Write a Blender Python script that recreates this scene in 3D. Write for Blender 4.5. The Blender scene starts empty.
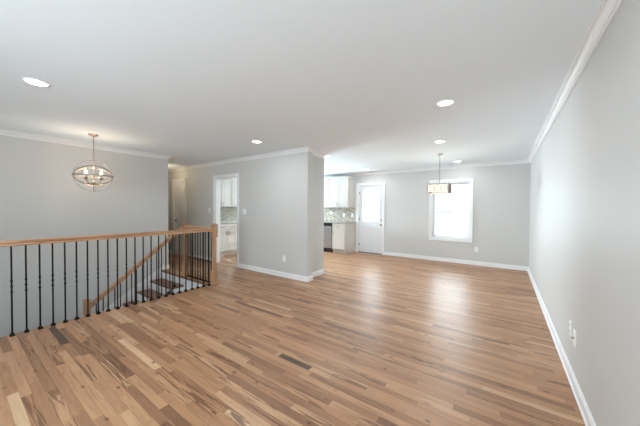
import bpy, bmesh, math, random
from mathutils import Vector, Matrix
random.seed(7)
SC = bpy.context.scene
COL = SC.collection

# ------------------------------------------------------------------ camera
F = Vector((-0.57488327, 0.81803539, -0.01809237))
R = Vector((0.81806344, 0.57507525, 0.00778923))
U = Vector((-0.01677634, 0.01032281, 0.99980598))
CAMH = 1.3464
cd = bpy.data.cameras.new('camera')
cd.sensor_fit = 'HORIZONTAL'; cd.sensor_width = 36.0
cd.lens = 262.15 / 640 * 36.0
cd.clip_start = 0.02; cd.clip_end = 200
cam = bpy.data.objects.new('camera', cd); COL.objects.link(cam)
cam.matrix_world = Matrix(((R.x, U.x, -F.x, 0), (R.y, U.y, -F.y, 0), (R.z, U.z, -F.z, CAMH), (0, 0, 0, 1)))
SC.camera = cam

# ------------------------------------------------------------------ world, lights, exposure
WORLD = 6.5          # overcast daylight
CAN_W = 5.6          # recessed lights
CAN_EMIT = 6.0
FRONT_W = 112.0      # fill light at the added, unseen front window (behind the camera)
BACK_W = 18.0        # daylight through the far window
DOOR_W = 8.5
KITCHEN_W = 22.0
SIDE_W = 118.0
FOYER_W = 1.0
w = bpy.data.worlds.new('overcast_sky'); SC.world = w; w.use_nodes = True
bg = w.node_tree.nodes['Background']
bg.inputs[0].default_value = (0.88, 0.94, 1.0, 1); bg.inputs[1].default_value = WORLD

def area(name, loc, direction, sx, sy, watts, color=(0.76, 0.915, 1.0), spread=180):
    l = bpy.data.lights.new(name, 'AREA'); l.shape = 'RECTANGLE'; l.size = sx; l.size_y = sy
    l.energy = watts; l.color = color; l.spread = math.radians(spread)
    o = bpy.data.objects.new(name, l); COL.objects.link(o); o.location = loc
    o.rotation_euler = Vector(direction).to_track_quat('-Z', 'Y').to_euler()
    return o

H = 2.44
XR, YF, YM, XS, XL, XM = 0.457, 7.323, 3.75, -4.145, -5.967, -2.912
YB, XW = -2.4, -9.0          # wall behind the camera, hall end wall
XK = -7.03                   # kitchen left wall
YN = 2.686                   # newel line
YH = 2.763                   # stair wall end
area('added_front_light', (-1.25, YB + 0.03, 1.45), (0.05, 1, 0.38), 2.3, 1.5, FRONT_W)  # fill from behind the camera, at a window added for it
area('far_window_daylight', (-1.12, YF + 0.30, 1.33), (0, -1, -0.12), 0.9, 1.4, BACK_W)
area('door_glass_daylight', (-3.26, YF + 0.30, 1.43), (0, -1, -0.12), 0.56, 0.9, DOOR_W)
area('added_kitchen_side_light', (XK + 0.03, 6.25, 1.6), (1, -0.15, 0.08), 1.2, 0.9, SIDE_W, spread=115)  # added light from an unseen left kitchen window, brightens the far half
area('added_kitchen_light', (-5.75, YF - 0.02, 1.55), (0, -1, 0.1), 0.86, 0.85, KITCHEN_W)  # added kitchen fill at an invented window in the far wall
area('added_foyer_light', (-5.05, YB + 0.03, 1.2), (0, 1, 0.1), 1.3, 1.2, FOYER_W)  # weak added fill for the stairwell wall, source unseen

for nm, lc, dr, sx, sy in (('window_portal', (-1.12, YF + 0.13, 1.32), (0, -1, 0), 0.86, 1.42), ('door_portal', (-3.28, YF + 0.13, 1.43), (0, -1, 0), 0.54, 0.93),
                           ('front_portal', (-1.25, YB - 0.13, 1.35), (0, 1, 0), 2.4, 1.4), ('foyer_portal', (-5.05, YB - 0.13, 1.2), (0, 1, 0), 1.4, 1.3), ('kitchen_portal', (-5.75, YF + 0.13, 1.55), (0, -1, 0), 0.9, 0.9)):
    area(nm, lc, dr, sx, sy, 1.0).data.cycles.is_portal = True

SC.view_settings.view_transform = 'Standard'
SC.view_settings.look = 'None'
SC.view_settings.exposure = 0.25
SC.view_settings.gamma = 1.0
SC.view_settings.use_curve_mapping = False
SC.cycles.use_denoising = True
SC.cycles.max_bounces = 10
SC.cycles.diffuse_bounces = 6
SC.cycles.sample_clamp_indirect = 8
SC.cycles.caustics_reflective = False
SC.cycles.caustics_refractive = False

# ------------------------------------------------------------------ materials
def srgb(r, g, b):
    f = lambda c: (c / 255 / 12.92) if c / 255 <= 0.04045 else ((c / 255 + 0.055) / 1.055) ** 2.4
    return (f(r), f(g), f(b), 1)

def mat(name, color, rough=0.5, metal=0.0, spec=0.5, emit=None, emit_s=0, noise=0.0, nscale=30, bump=0.0, trans=0.0, alpha=1):
    m = bpy.data.materials.new(name); m.use_nodes = True
    nt = m.node_tree; b = nt.nodes['Principled BSDF']
    b.inputs['Base Color'].default_value = color
    b.inputs['Roughness'].default_value = rough
    b.inputs['Metallic'].default_value = metal
    b.inputs['Specular IOR Level'].default_value = spec
    if trans: b.inputs['Transmission Weight'].default_value = trans
    if emit:
        b.inputs['Emission Color'].default_value = emit; b.inputs['Emission Strength'].default_value = emit_s
    if noise or bump:
        tc = nt.nodes.new('ShaderNodeTexCoord'); n = nt.nodes.new('ShaderNodeTexNoise')
        n.inputs['Scale'].default_value = nscale; n.inputs['Detail'].default_value = 4
        nt.links.new(tc.outputs['Object'], n.inputs['Vector'])
        if noise:
            mx = nt.nodes.new('ShaderNodeMix'); mx.data_type = 'RGBA'
            mx.inputs[6].default_value = tuple(c * (1 - noise) for c in color[:3]) + (1,)
            mx.inputs[7].default_value = tuple(min(1, c * (1 + noise)) for c in color[:3]) + (1,)
            nt.links.new(n.outputs['Fac'], mx.inputs[0]); nt.links.new(mx.outputs[2], b.inputs['Base Color'])
        if bump:
            bp = nt.nodes.new('ShaderNodeBump'); bp.inputs['Strength'].default_value = bump; bp.inputs['Distance'].default_value = 0.002
            nt.links.new(n.outputs['Fac'], bp.inputs['Height']); nt.links.new(bp.outputs[0], b.inputs['Normal'])
    return m

M = {}
M['wall'] = mat('wall_paint', srgb(202, 202, 200), 0.5, spec=0.35, noise=0.012, nscale=3, bump=0.06)
M['ceiling'] = mat('ceiling_paint', srgb(239, 248, 255), 0.85, spec=0.2, noise=0.01, nscale=4, bump=0.05)
M['trim'] = mat('trim_paint', srgb(232, 233, 234), 0.35, noise=0.008, nscale=6)
M['door'] = mat('door_paint', srgb(224, 227, 230), 0.35, noise=0.008, nscale=6)
M['cabinet'] = mat('cabinet_paint', srgb(216, 213, 207), 0.35, noise=0.01, nscale=5)
M['iron'] = mat('black_iron', srgb(22, 21, 21), 0.45, metal=0.6, noise=0.1, nscale=60)
M['nickel'] = mat('brushed_nickel', srgb(150, 140, 130), 0.32, metal=0.9, noise=0.05, nscale=80)
M['champagne'] = mat('champagne_metal', srgb(150, 138, 126), 0.4, metal=0.6, noise=0.06, nscale=60)
M['steel'] = mat('stainless_steel', srgb(176, 176, 176), 0.35, metal=0.85, noise=0.04, nscale=20)
M['dark'] = mat('dark_plastic', srgb(30, 28, 27), 0.4, noise=0.05)
M['plastic'] = mat('white_plastic', srgb(236, 236, 234), 0.3, noise=0.005)
M['vinyl'] = mat('white_vinyl', srgb(236, 238, 240), 0.35, noise=0.005)
M['diffuser'] = mat('lamp_diffuser', srgb(255, 250, 240), 0.4, emit=(1, 0.96, 0.9, 1), emit_s=CAN_EMIT, noise=0.002)
M['bulb'] = mat('candle_bulb', srgb(255, 240, 220), 0.3, emit=(1, 0.83, 0.64, 1), emit_s=9, noise=0.002)
M['concrete'] = mat('patio_concrete', srgb(205, 204, 200), 0.8, noise=0.06, nscale=2)
M['lawn'] = mat('winter_lawn', srgb(196, 192, 170), 0.9, noise=0.15, nscale=8)
M['bark'] = mat('tree_bark', srgb(190, 190, 192), 0.9, noise=0.1, nscale=20, bump=0.4)
M['siding'] = mat('pale_siding', srgb(228, 229, 230), 0.7, noise=0.02, nscale=3)
M['darkglass'] = mat('house_window_glass', srgb(205, 208, 212), 0.1, noise=0.03)
M['roof'] = mat('grey_shingles', srgb(205, 206, 208), 0.85, noise=0.15, nscale=12)
M['lowerwall'] = mat('lower_wall_paint', srgb(200, 196, 190), 0.6, noise=0.02, nscale=3)

def glass_mat():
    m = bpy.data.materials.new('window_glass'); m.use_nodes = True; nt = m.node_tree
    nt.nodes.clear(); out = nt.nodes.new('ShaderNodeOutputMaterial')
    t = nt.nodes.new('ShaderNodeBsdfTransparent'); g = nt.nodes.new('ShaderNodeBsdfGlossy'); g.inputs['Roughness'].default_value = 0.02
    fr = nt.nodes.new('ShaderNodeFresnel'); fr.inputs[0].default_value = 1.45
    mx = nt.nodes.new('ShaderNodeMixShader'); t.inputs[0].default_value = (0.96, 0.98, 0.98, 1)
    nt.links.new(fr.outputs[0], mx.inputs[0]); nt.links.new(t.outputs[0], mx.inputs[1]); nt.links.new(g.outputs[0], mx.inputs[2])
    nt.links.new(mx.outputs[0], out.inputs[0]); return m
M['glass'] = glass_mat()

class NT:
    """tiny node helper"""
    def __init__(s, name):
        s.m = bpy.data.materials.new(name); s.m.use_nodes = True; s.t = s.m.node_tree
        s.b = s.t.nodes['Principled BSDF']
    def math(s, op, a, b=None, c=None):
        n = s.t.nodes.new('ShaderNodeMath'); n.operation = op
        for i, v in enumerate((a, b, c)):
            if v is None: continue
            if isinstance(v, (int, float)): n.inputs[i].default_value = v
            else: s.t.links.new(v, n.inputs[i])
        return n.outputs[0]
    def xyz(s, x, y, z):
        n = s.t.nodes.new('ShaderNodeCombineXYZ')
        for i, v in enumerate((x, y, z)):
            if isinstance(v, (int, float)): n.inputs[i].default_value = v
            else: s.t.links.new(v, n.inputs[i])
        return n.outputs[0]
    def white(s, vec):
        n = s.t.nodes.new('ShaderNodeTexWhiteNoise'); n.noise_dimensions = '3D'; s.t.links.new(vec, n.inputs[0]); return n.outputs[0]
    def noise(s, vec, scale, detail=3, rough=0.5, dist=0):
        n = s.t.nodes.new('ShaderNodeTexNoise'); n.inputs['Scale'].default_value = scale; n.inputs['Detail'].default_value = detail
        n.inputs['Roughness'].default_value = rough; n.inputs['Distortion'].default_value = dist
        s.t.links.new(vec, n.inputs['Vector']); return n.outputs[0]
    def ramp(s, fac, stops, interp='LINEAR'):
        n = s.t.nodes.new('ShaderNodeValToRGB'); r = n.color_ramp; r.interpolation = interp
        while len(r.elements) < len(stops): r.elements.new(0.5)
        for e, (p, c) in zip(r.elements, stops): e.position = p; e.color = c
        s.t.links.new(fac, n.inputs[0]); return n.outputs[0]
    def mix(s, fac, a, b, mode='MIX'):
        n = s.t.nodes.new('ShaderNodeMix'); n.data_type = 'RGBA'; n.blend_type = mode
        for i, v in ((0, fac), (6, a), (7, b)):
            if isinstance(v, (int, float, tuple)): n.inputs[i].default_value = v
            else: s.t.links.new(v, n.inputs[i])
        return n.outputs[2]

def floor_mat():
    n = NT('oak_strip_floor'); tc = n.t.nodes.new('ShaderNodeTexCoord')
    sp = n.t.nodes.new('ShaderNodeSeparateXYZ'); n.t.links.new(tc.outputs['Object'], sp.inputs[0])
    X, Y = sp.outputs[0], sp.outputs[1]
    BW = 0.0572
    yr = n.math('DIVIDE', n.math('ADD', Y, 0.0024), BW)
    row = n.math('FLOOR', yr); fy = n.math('FRACT', yr)
    rr = n.white(n.xyz(row, 3.3, 7.1))
    BL = n.math('MULTIPLY_ADD', n.white(n.xyz(row, 9.1, 1.7)), 0.5, 0.5)
    xr = n.math('DIVIDE', n.math('MULTIPLY_ADD', rr, 3.0, X), BL)
    bi = n.math('FLOOR', xr); fx = n.math('FRACT', xr)
    idv = n.xyz(row, bi, 0.5)
    v = n.white(idv); v2 = n.white(n.xyz(row, bi, 4.5)); v3 = n.white(n.xyz(row, bi, 8.5))
    base = n.ramp(v, [(0, srgb(122, 86, 62)), (0.10, srgb(150, 109, 79)), (0.4, srgb(169, 125, 91)), (0.7, srgb(178, 134, 99)),
                      (0.95, srgb(187, 147, 112)), (1, srgb(200, 164, 129))])
    # grain
    shift = n.math('MULTIPLY', v2, 37.0)
    gv = n.xyz(n.math('MULTIPLY', n.math('ADD', X, shift), 2.4), n.math('MULTIPLY', n.math('ADD', Y, shift), 48.0), 0)
    g = n.noise(gv, 1.0, 5, 0.62, 1.2)
    gr = n.ramp(g, [(0.28, (0.50, 0.44, 0.38, 1)), (0.48, (0.95, 0.97, 0.97, 1)), (0.72, (1.1, 1.1, 1.1, 1))])
    c = n.mix(0.72, base, gr, 'MULTIPLY')
    # broad tonal drift along the grain
    dv = n.xyz(n.math('MULTIPLY', n.math('ADD', X, shift), 1.1), n.math('MULTIPLY', n.math('ADD', Y, shift), 9.0), 5.0)
    c = n.mix(0.55, c, n.ramp(n.noise(dv, 1.0, 3, 0.55, 0.8), [(0.3, (0.78, 0.72, 0.66, 1)), (0.5, (1, 1, 1, 1)), (0.75, (1.12, 1.12, 1.12, 1))]), 'MULTIPLY')
    # mineral streaks on some boards
    sv = n.xyz(n.math('MULTIPLY', n.math('ADD', X, shift), 1.3), n.math('MULTIPLY', n.math('ADD', Y, shift), 22.0), 2.2)
    st = n.ramp(n.noise(sv, 1.0, 4, 0.6, 2.2), [(0.50, (0, 0, 0, 1)), (0.58, (1, 1, 1, 1))])
    on = n.math('GREATER_THAN', v3, 0.78)
    c = n.mix(n.math('MULTIPLY', n.math('MULTIPLY', st, on), 0.75), c, srgb(98, 64, 42))
    # knots
    vo = n.t.nodes.new('ShaderNodeTexVoronoi'); vo.inputs['Scale'].default_value = 8
    kv = n.xyz(n.math('MULTIPLY', X, 0.7), n.math('MULTIPLY', Y, 1.3), 0.3); n.t.links.new(kv, vo.inputs['Vector'])
    kn = n.ramp(vo.outputs['Distance'], [(0.0, (1, 1, 1, 1)), (0.07, (0.9, 0.9, 0.9, 1)), (0.11, (0.25, 0.25, 0.25, 1)), (0.20, (0, 0, 0, 1))])
    c = n.mix(n.math('MULTIPLY', kn, 0.85), c, srgb(92, 58, 38))
    # the two near-black boards
    def rect(x0, x1, y0, y1):
        a = n.math('MULTIPLY', n.math('GREATER_THAN', X, x0), n.math('LESS_THAN', X, x1))
        b = n.math('MULTIPLY', n.math('GREATER_THAN', Y, y0), n.math('LESS_THAN', Y, y1))
        return n.math('MULTIPLY', a, b)
    dk = n.math('MAXIMUM', rect(-1.66, -1.31, 1.7136, 1.7708), rect(-4.10, -3.49, 0.6268, 0.6840))
    c = n.mix(n.math('MULTIPLY', dk, 0.93), c, n.mix(n.math('MULTIPLY', g, 0.9), srgb(50, 36, 26), srgb(86, 66, 50)))
    # joints
    ey = n.math('MINIMUM', fy, n.math('SUBTRACT', 1.0, fy)); ex = n.math('MULTIPLY', n.math('MINIMUM', fx, n.math('SUBTRACT', 1.0, fx)), 12.0)
    e = n.math('MINIMUM', ey, ex)
    jn = n.ramp(e, [(0.0, (1, 1, 1, 1)), (0.035, (0, 0, 0, 1))])
    c = n.mix(n.math('MULTIPLY', jn, 0.5), c, srgb(88, 58, 38))
    n.t.links.new(c, n.b.inputs['Base Color'])
    n.b.inputs['Specular IOR Level'].default_value = 0.5
    ro = n.math('MULTIPLY_ADD', g, 0.08, 0.33)
    n.t.links.new(ro, n.b.inputs['Roughness'])
    bp = n.t.nodes.new('ShaderNodeBump'); bp.inputs['Strength'].default_value = 0.12; bp.inputs['Distance'].default_value = 0.001
    n.t.links.new(n.math('SUBTRACT', n.math('MULTIPLY', g, 0.4), jn), bp.inputs['Height']); n.t.links.new(bp.outputs[0], n.b.inputs['Normal'])
    return n.m
M['floor'] = floor_mat()

def wood_mat(name, c0, c1, c2, sx, sy, sz, rough=0.35):
    n = NT(name); tc = n.t.nodes.new('ShaderNodeTexCoord'); mp = n.t.nodes.new('ShaderNodeMapping')
    mp.inputs['Scale'].default_value = (sx, sy, sz); n.t.links.new(tc.outputs['Object'], mp.inputs[0])
    g = n.noise(mp.outputs[0], 1.0, 5, 0.6, 1.0)
    c = n.ramp(g, [(0.3, c0), (0.5, c1), (0.7, c2)])
    n.t.links.new(c, n.b.inputs['Base Color']); n.b.inputs['Roughness'].default_value = rough
    return n.m
M['rail'] = wood_mat('oak_handrail', srgb(138, 98, 68), srgb(172, 130, 96), srgb(192, 152, 116), 40, 2.5, 40)
M['rail_x'] = wood_mat('oak_cross_rail', srgb(138, 98, 68), srgb(172, 130, 96), srgb(192, 152, 116), 2.5, 40, 40)
M['post'] = wood_mat('oak_post', srgb(146, 106, 76), srgb(178, 138, 104), srgb(196, 158, 122), 40, 40, 2.5)
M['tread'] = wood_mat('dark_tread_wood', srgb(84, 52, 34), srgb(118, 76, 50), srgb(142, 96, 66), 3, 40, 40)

def mosaic_mat():
    n = NT('mosaic_tile'); tc = n.t.nodes.new('ShaderNodeTexCoord')
    sp = n.t.nodes.new('ShaderNodeSeparateXYZ'); n.t.links.new(tc.outputs['Object'], sp.inputs[0])
    hx = n.math('ADD', sp.outputs[0], sp.outputs[1]); Z = sp.outputs[2]
    zr = n.math('DIVIDE', Z, 0.03); row = n.math('FLOOR', zr); fz = n.math('FRACT', zr)
    xr = n.math('ADD', n.math('DIVIDE', hx, 0.075), n.math('MULTIPLY', row, 0.5)); ci = n.math('FLOOR', xr); fx = n.math('FRACT', xr)
    v = n.white(n.xyz(row, ci, 1.5))
    c = n.ramp(v, [(0, srgb(138, 132, 120)), (0.3, srgb(162, 156, 144)), (0.6, srgb(178, 172, 160)), (1, srgb(200, 194, 182))])
    e = n.math('MINIMUM', n.math('MINIMUM', fz, n.math('SUBTRACT', 1.0, fz)), n.math('MULTIPLY', n.math('MINIMUM', fx, n.math('SUBTRACT', 1.0, fx)), 2.5))
    c = n.mix(n.math('LESS_THAN', e, 0.06), c, srgb(190, 184, 172))
    n.t.links.new(c, n.b.inputs['Base Color']); n.b.inputs['Roughness'].default_value = 0.2
    return n.m
M['mosaic'] = mosaic_mat()
def granite_mat():
    n = NT('speckled_granite'); tc = n.t.nodes.new('ShaderNodeTexCoord')
    g = n.noise(tc.outputs['Object'], 60, 5, 0.7)
    c = n.ramp(g, [(0.35, srgb(96, 92, 88)), (0.5, srgb(170, 167, 162)), (0.65, srgb(214, 212, 206))])
    n.t.links.new(c, n.b.inputs['Base Color']); n.b.inputs['Roughness'].default_value = 0.15
    return n.m
M['granite'] = granite_mat()
def shade_mat():
    n = NT('patterned_drum_shade'); tc = n.t.nodes.new('ShaderNodeTexCoord')
    g = n.noise(tc.outputs['Object'], 9, 2, 0.5, 0.6)
    c = n.ramp(g, [(0.35, (1.0, 0.88, 0.72, 1)), (0.6, (1.0, 0.95, 0.87, 1))])
    n.t.links.new(c, n.b.inputs['Base Color']); n.t.links.new(c, n.b.inputs['Emission Color'])
    n.b.inputs['Emission Strength'].default_value = 0.5; n.b.inputs['Roughness'].default_value = 0.6
    return n.m
M['shade'] = shade_mat()

# ------------------------------------------------------------------ mesh helpers
def box(bm, x0, x1, y0, y1, z0, z1):
    vs = [bm.verts.new((x, y, z)) for x in (x0, x1) for y in (y0, y1) for z in (z0, z1)]
    a, b, c, d, e, f, g, h = vs
    for q in ((a, b, d, c), (e, g, h, f), (a, e, f, b), (c, d, h, g), (a, c, g, e), (b, f, h, d)):
        bm.faces.new(q)
    return vs

def rbox(bm, x0, x1, y0, y1, z0, z1, r=0.004, seg=1):
    vs = box(bm, x0, x1, y0, y1, z0, z1)
    es = list({e for v in vs for e in v.link_edges})
    bmesh.ops.bevel(bm, geom=es, offset=r, segments=seg, affect='EDGES')

def lathe(bm, prof, c=(0, 0, 0), axis=(0, 0, 1), n=16):
    """prof: (radius, height) from bottom to top along axis"""
    q = Vector((0, 0, 1)).rotation_difference(Vector(axis)); c = Vector(c); rings = []
    for r, h in prof:
        rings.append([bm.verts.new(c + q @ Vector((max(r, 1e-5) * math.cos(2 * math.pi * k / n), max(r, 1e-5) * math.sin(2 * math.pi * k / n), h))) for k in range(n)])
    for a, b in zip(rings, rings[1:]):
        for k in range(n):
            bm.faces.new((a[k], a[(k + 1) % n], b[(k + 1) % n], b[k]))
    bm.faces.new(rings[0][::-1]); bm.faces.new(rings[-1])

def tube(bm, pts, r, n=8, closed=False):
    pts = [Vector(p) for p in pts]; N = len(pts); rings = []; up = None
    for i, p in enumerate(pts):
        a = pts[i - 1] if (i > 0 or closed) else p
        b = pts[(i + 1) % N] if (i < N - 1 or closed) else p
        t = (b - a).normalized()
        if up is None: up = t.orthogonal().normalized()
        up = (up - t * up.dot(t)).normalized(); s = t.cross(up)
        rings.append([bm.verts.new(p + (up * math.cos(2 * math.pi * k / n) + s * math.sin(2 * math.pi * k / n)) * r) for k in range(n)])
    prs = list(zip(rings, rings[1:])) + ([(rings[-1], rings[0])] if closed else [])
    for a, b in prs:
        for k in range(n):
            try: bm.faces.new((a[k], a[(k + 1) % n], b[(k + 1) % n], b[k]))
            except ValueError: pass
    if not closed:
        bm.faces.new(rings[0][::-1]); bm.faces.new(rings[-1])

def sweep(bm, prof, path, z0=0):
    """prof (out, up) polygon; path of (x, y), room on the left of travel; mitred corners"""
    P = [Vector((x, y)) for x, y in path]; rings = []
    for i, p in enumerate(P):
        ns = []
        if i > 0: d = (p - P[i - 1]).normalized(); ns.append(Vector((-d.y, d.x)))
        if i < len(P) - 1: d = (P[i + 1] - p).normalized(); ns.append(Vector((-d.y, d.x)))
        if len(ns) == 2:
            m = (ns[0] + ns[1]).normalized(); m = m / m.dot(ns[0])
        else: m = ns[0]
        rings.append([bm.verts.new((p.x + m.x * o, p.y + m.y * o, z0 + u)) for o, u in prof])
    k = len(prof)
    for a, b in zip(rings, rings[1:]):
        for j in range(k):
            bm.faces.new((a[j], a[(j + 1) % k], b[(j + 1) % k], b[j]))
    bm.faces.new(rings[0]); bm.faces.new(rings[-1][::-1])

def extrude_profile(bm, prof, p0, p1, side=None):
    """prism: 2D prof (s, t) with s = sideways, t = up(perpendicular), from p0 to p1"""
    p0, p1 = Vector(p0), Vector(p1); d = (p1 - p0).normalized()
    s = Vector(side) if side else d.cross(Vector((0, 0, 1))).normalized(); u = s.cross(d).normalized()
    if u.z < 0: u = -u
    ra = [bm.verts.new(p0 + s * a + u * b) for a, b in prof]; rb = [bm.verts.new(p1 + s * a + u * b) for a, b in prof]
    k = len(prof)
    for j in range(k): bm.faces.new((ra[j], ra[(j + 1) % k], rb[(j + 1) % k], rb[j]))
    bm.faces.new(ra[::-1]); bm.faces.new(rb)

def obj(name, bm, m, parent=None, smooth=False):
    bmesh.ops.recalc_face_normals(bm, faces=bm.faces)
    me = bpy.data.meshes.new(name); bm.to_mesh(me); bm.free()
    me.materials.append(M[m] if isinstance(m, str) else m)
    if smooth:
        for p in me.polygons: p.use_smooth = True
        me.set_sharp_from_angle(angle=math.radians(40))
    o = bpy.data.objects.new(name, me); COL.objects.link(o)
    if parent is not None: o.parent = parent
    return o

def NB(): return bmesh.new()
def boxobj(name, m, parent, *bs, r=None):
    bm = NB()
    for b in bs:
        if r: rbox(bm, *b, r=r)
        else: box(bm, *b)
    return obj(name, bm, m, parent)
def struct(o): o['kind'] = 'structure'; return o
def tag(o, label, cat, group=None, kind=None):
    o['label'] = label; o['category'] = cat
    if group: o['group'] = group
    if kind: o['kind'] = kind
    return o
def empty(name, loc=(0, 0, 0)):
    o = bpy.data.objects.new(name, None); COL.objects.link(o); o.location = loc; o.empty_display_size = 0.1
    return o
def thing(name, loc, label, cat, group=None): return tag(empty(name, loc), label, cat, group)
def copy_tree(o, parent=None):
    c = o.copy(); COL.objects.link(c); c.parent = parent
    for ch in list(o.children): copy_tree(ch, c)
    return c

def wallbox(name, axis, a0, a1, t0, t1, holes=(), z0=0.0, z1=H, m='wall'):
    """wall running along axis 'x' or 'y' from a0 to a1, thickness t0..t1, rectangular holes (a0,a1,z0,z1)"""
    bm = NB()
    def bb(p, q, zz0, zz1):
        if q - p < 1e-4 or zz1 - zz0 < 1e-4: return
        if axis == 'x': box(bm, p, q, t0, t1, zz0, zz1)
        else: box(bm, t0, t1, p, q, zz0, zz1)
    cur = a0
    for h0, h1, hz0, hz1 in sorted(holes):
        bb(cur, h0, z0, z1); bb(h0, h1, z0, hz0); bb(h0, h1, hz1, z1); cur = h1
    bb(cur, a1, z0, z1)
    return struct(obj(name, bm, m))

# ------------------------------------------------------------------ room shell
T = 0.12
WX0, WX1, WZ0, WZ1 = -1.55, -0.69, 0.61, 2.035           # far window opening
DX0, DX1, DZ1 = -3.69, -2.91, 2.05                        # back door opening
KX0, KX1, KZ1 = -5.735, -4.905, 2.05                      # kitchen doorway
HX0, HX1, HZ1 = -7.74, -7.15, 2.07                        # hall door
XO = XS - 0.055                                           # floor edge over the stairwell
YO = 2.625

fl = NB()
box(fl, XO, XR + T, YB, YO, -0.03, 0); box(fl, XW, XR + T, YO, YF + T, -0.03, 0)
struct(obj('floor', fl, 'floor'))
ce = NB(); box(ce, XW - T, XR + T, YB - T, YF + T, H, H + 0.12); struct(obj('ceiling', ce, 'ceiling'))

wallbox('wall_right', 'y', YB - T, YF + T, XR, XR + T)
wallbox('wall_far', 'x', XK - T, XR, YF, YF + T, [(DX0, DX1, -0.03, DZ1), (WX0, WX1, WZ0, WZ1), (-6.20, -5.30, 1.10, 2.00)], z0=-0.03)
# wall between living room and kitchen, its end by the opening
bm = NB()
def seg(a, b, z0, z1): box(bm, a, b, YM, YM + T, z0, z1)
seg(XW, HX0, 0, H); seg(HX0, HX1, HZ1, H); seg(HX1, KX0, 0, H); seg(KX0, KX1, KZ1, H); seg(KX1, XM, 0, H)
box(bm, XM - 0.12, XM, YM + T, 3.90, 0, H); box(bm, -3.15, -3.03, 3.87, 4.45, 0, H)
box(bm, HX0 - 0.1, HX1 + 0.1, YM + T, YM + T + 0.02, 0, HZ1 + 0.1)
struct(obj('wall_kitchen', bm, 'wall'))
wallbox('wall_stairwell', 'y', YB, YH, XL - T, XL, z0=-2.7)
wallbox('wall_hall', 'x', XW, XL - T, YH - T, YH)
wallbox('wall_hall_end', 'y', YH - T, YM + T, XW - T, XW)
wallbox('wall_kitchen_left', 'y', YM + T, YF, XK - T, XK, [(5.60, 6.90, 1.1, 2.1)])
wallbox('wall_front', 'x', XL - T, XR, YB - T, YB, [(-5.75, -4.35, 0.55, 1.85), (-2.45, -0.05, 0.65, 2.05)], z0=-2.7)
# lower level round the stairwell
lw = NB()
box(lw, XO + 0.05, XO + 0.17, YB, YO + 0.1, -2.7, -0.03)
struct(obj('wall_lower_right', lw, 'lowerwall'))
lw = NB(); box(lw, XL, XO + 0.05, YO + 0.14, YO + 0.26, -2.7, -0.03)
struct(obj('wall_lower_back', lw, 'lowerwall'))
lf = NB(); box(lf, XL - T, XO + 0.17, YB, YO + 0.16, -2.75, -2.7); struct(obj('floor_lower', lf, 'tread'))
ft = NB()
box(ft, XO + 0.02, XO + 0.06, YB, YO + 0.03, -0.30, -0.03); box(ft, -5.12, XO + 0.02, YO + 0.02, YO + 0.06, -0.30, -0.03)
struct(obj('trim_1', ft, 'trim'))

# crown moulding
cp = [(0, 0), (0, -0.072), (0.008, -0.072), (0.010, -0.060), (0.016, -0.058), (0.016, -0.052), (0.020, -0.044), (0.028, -0.032), (0.038, -0.023), (0.046, -0.019), (0.052, -0.019), (0.054, -0.010), (0.060, -0.008), (0.062, 0)]
bm = NB(); sweep(bm, cp, [(XR, YB), (XR, YF), (XK, YF), (XK, YM + T)], H); struct(obj('trim_2', bm, 'trim'))
bm = NB(); sweep(bm, cp, [(-3.03, 4.45), (-3.03, 3.90), (XM, 3.90), (XM, YM), (XW, YM), (XW, YH), (XL, YH), (XL, YB), (XR, YB)], H)
struct(obj('trim_3', bm, 'trim'))
# baseboards (a dark joint is left under them)
bp_ = [(0, 0.006), (0.022, 0.006), (0.022, 0.014), (0.016, 0.022), (0.014, 0.024), (0.014, 0.078), (0.010, 0.084), (0.010, 0.092), (0.005, 0.100), (0, 0.100)]
def base(name, path):
    b = NB(); sweep(b, bp_, path); struct(obj(name, b, 'trim'))
CW = 0.068
base('baseboard_right', [(XR, YB), (XR, YF), (DX1 + CW, YF)])
base('baseboard_far', [(DX0 - CW, YF), (-3.80, YF)])
base('baseboard_kitchen', [(-3.03, 4.45), (-3.03, 3.90), (XM, 3.90), (XM, YM), (KX1 + CW, YM)])
base('baseboard_hall', [(KX0 - CW, YM), (HX1 + CW, YM)])
base('baseboard_hall_end', [(HX0 - CW, YM), (XW, YM), (XW, YH), (XL, YH), (XL, YO + 0.02)])
base('baseboard_front', [(XO, YB), (XR, YB)])

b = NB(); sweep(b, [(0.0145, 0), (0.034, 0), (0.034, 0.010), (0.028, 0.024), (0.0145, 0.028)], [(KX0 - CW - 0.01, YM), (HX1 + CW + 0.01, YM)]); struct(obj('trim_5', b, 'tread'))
# ------------------------------------------------------------------ casings, doors, windows
def casing_y(name, x0, x1, z0, z1, y, s, parent=None, sill=False, cw=CW):
    """flat casing round an opening in a wall facing -y (s=-1) or +y (s=1)"""
    b = NB(); th = 0.016
    def bb(a0, a1, c0, c1):
        y0, y1 = sorted((y, y + s * th)); rbox(b, a0, a1, y0, y1, c0, c1, r=0.004)
        y0, y1 = sorted((y, y + s * (th + 0.008)))
        return y0, y1
    bb(x0 - cw, x0, z0, z1 + cw); bb(x1, x1 + cw, z0, z1 + cw); bb(x0, x1, z1, z1 + cw)
    # raised outer bead
    y0, y1 = sorted((y + s * 0.012, y + s * (th + 0.007)))
    rbox(b, x0 - cw, x0 - cw + 0.016, y0, y1, z0, z1 + cw, r=0.003)
    rbox(b, x1 + cw - 0.016, x1 + cw, y0, y1, z0, z1 + cw, r=0.003)
    rbox(b, x0 - cw, x1 + cw, y0, y1, z1 + cw - 0.016, z1 + cw, r=0.003)
    if sill: bb(x0, x1, z0, z0 + 0.0)
    return b

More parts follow.
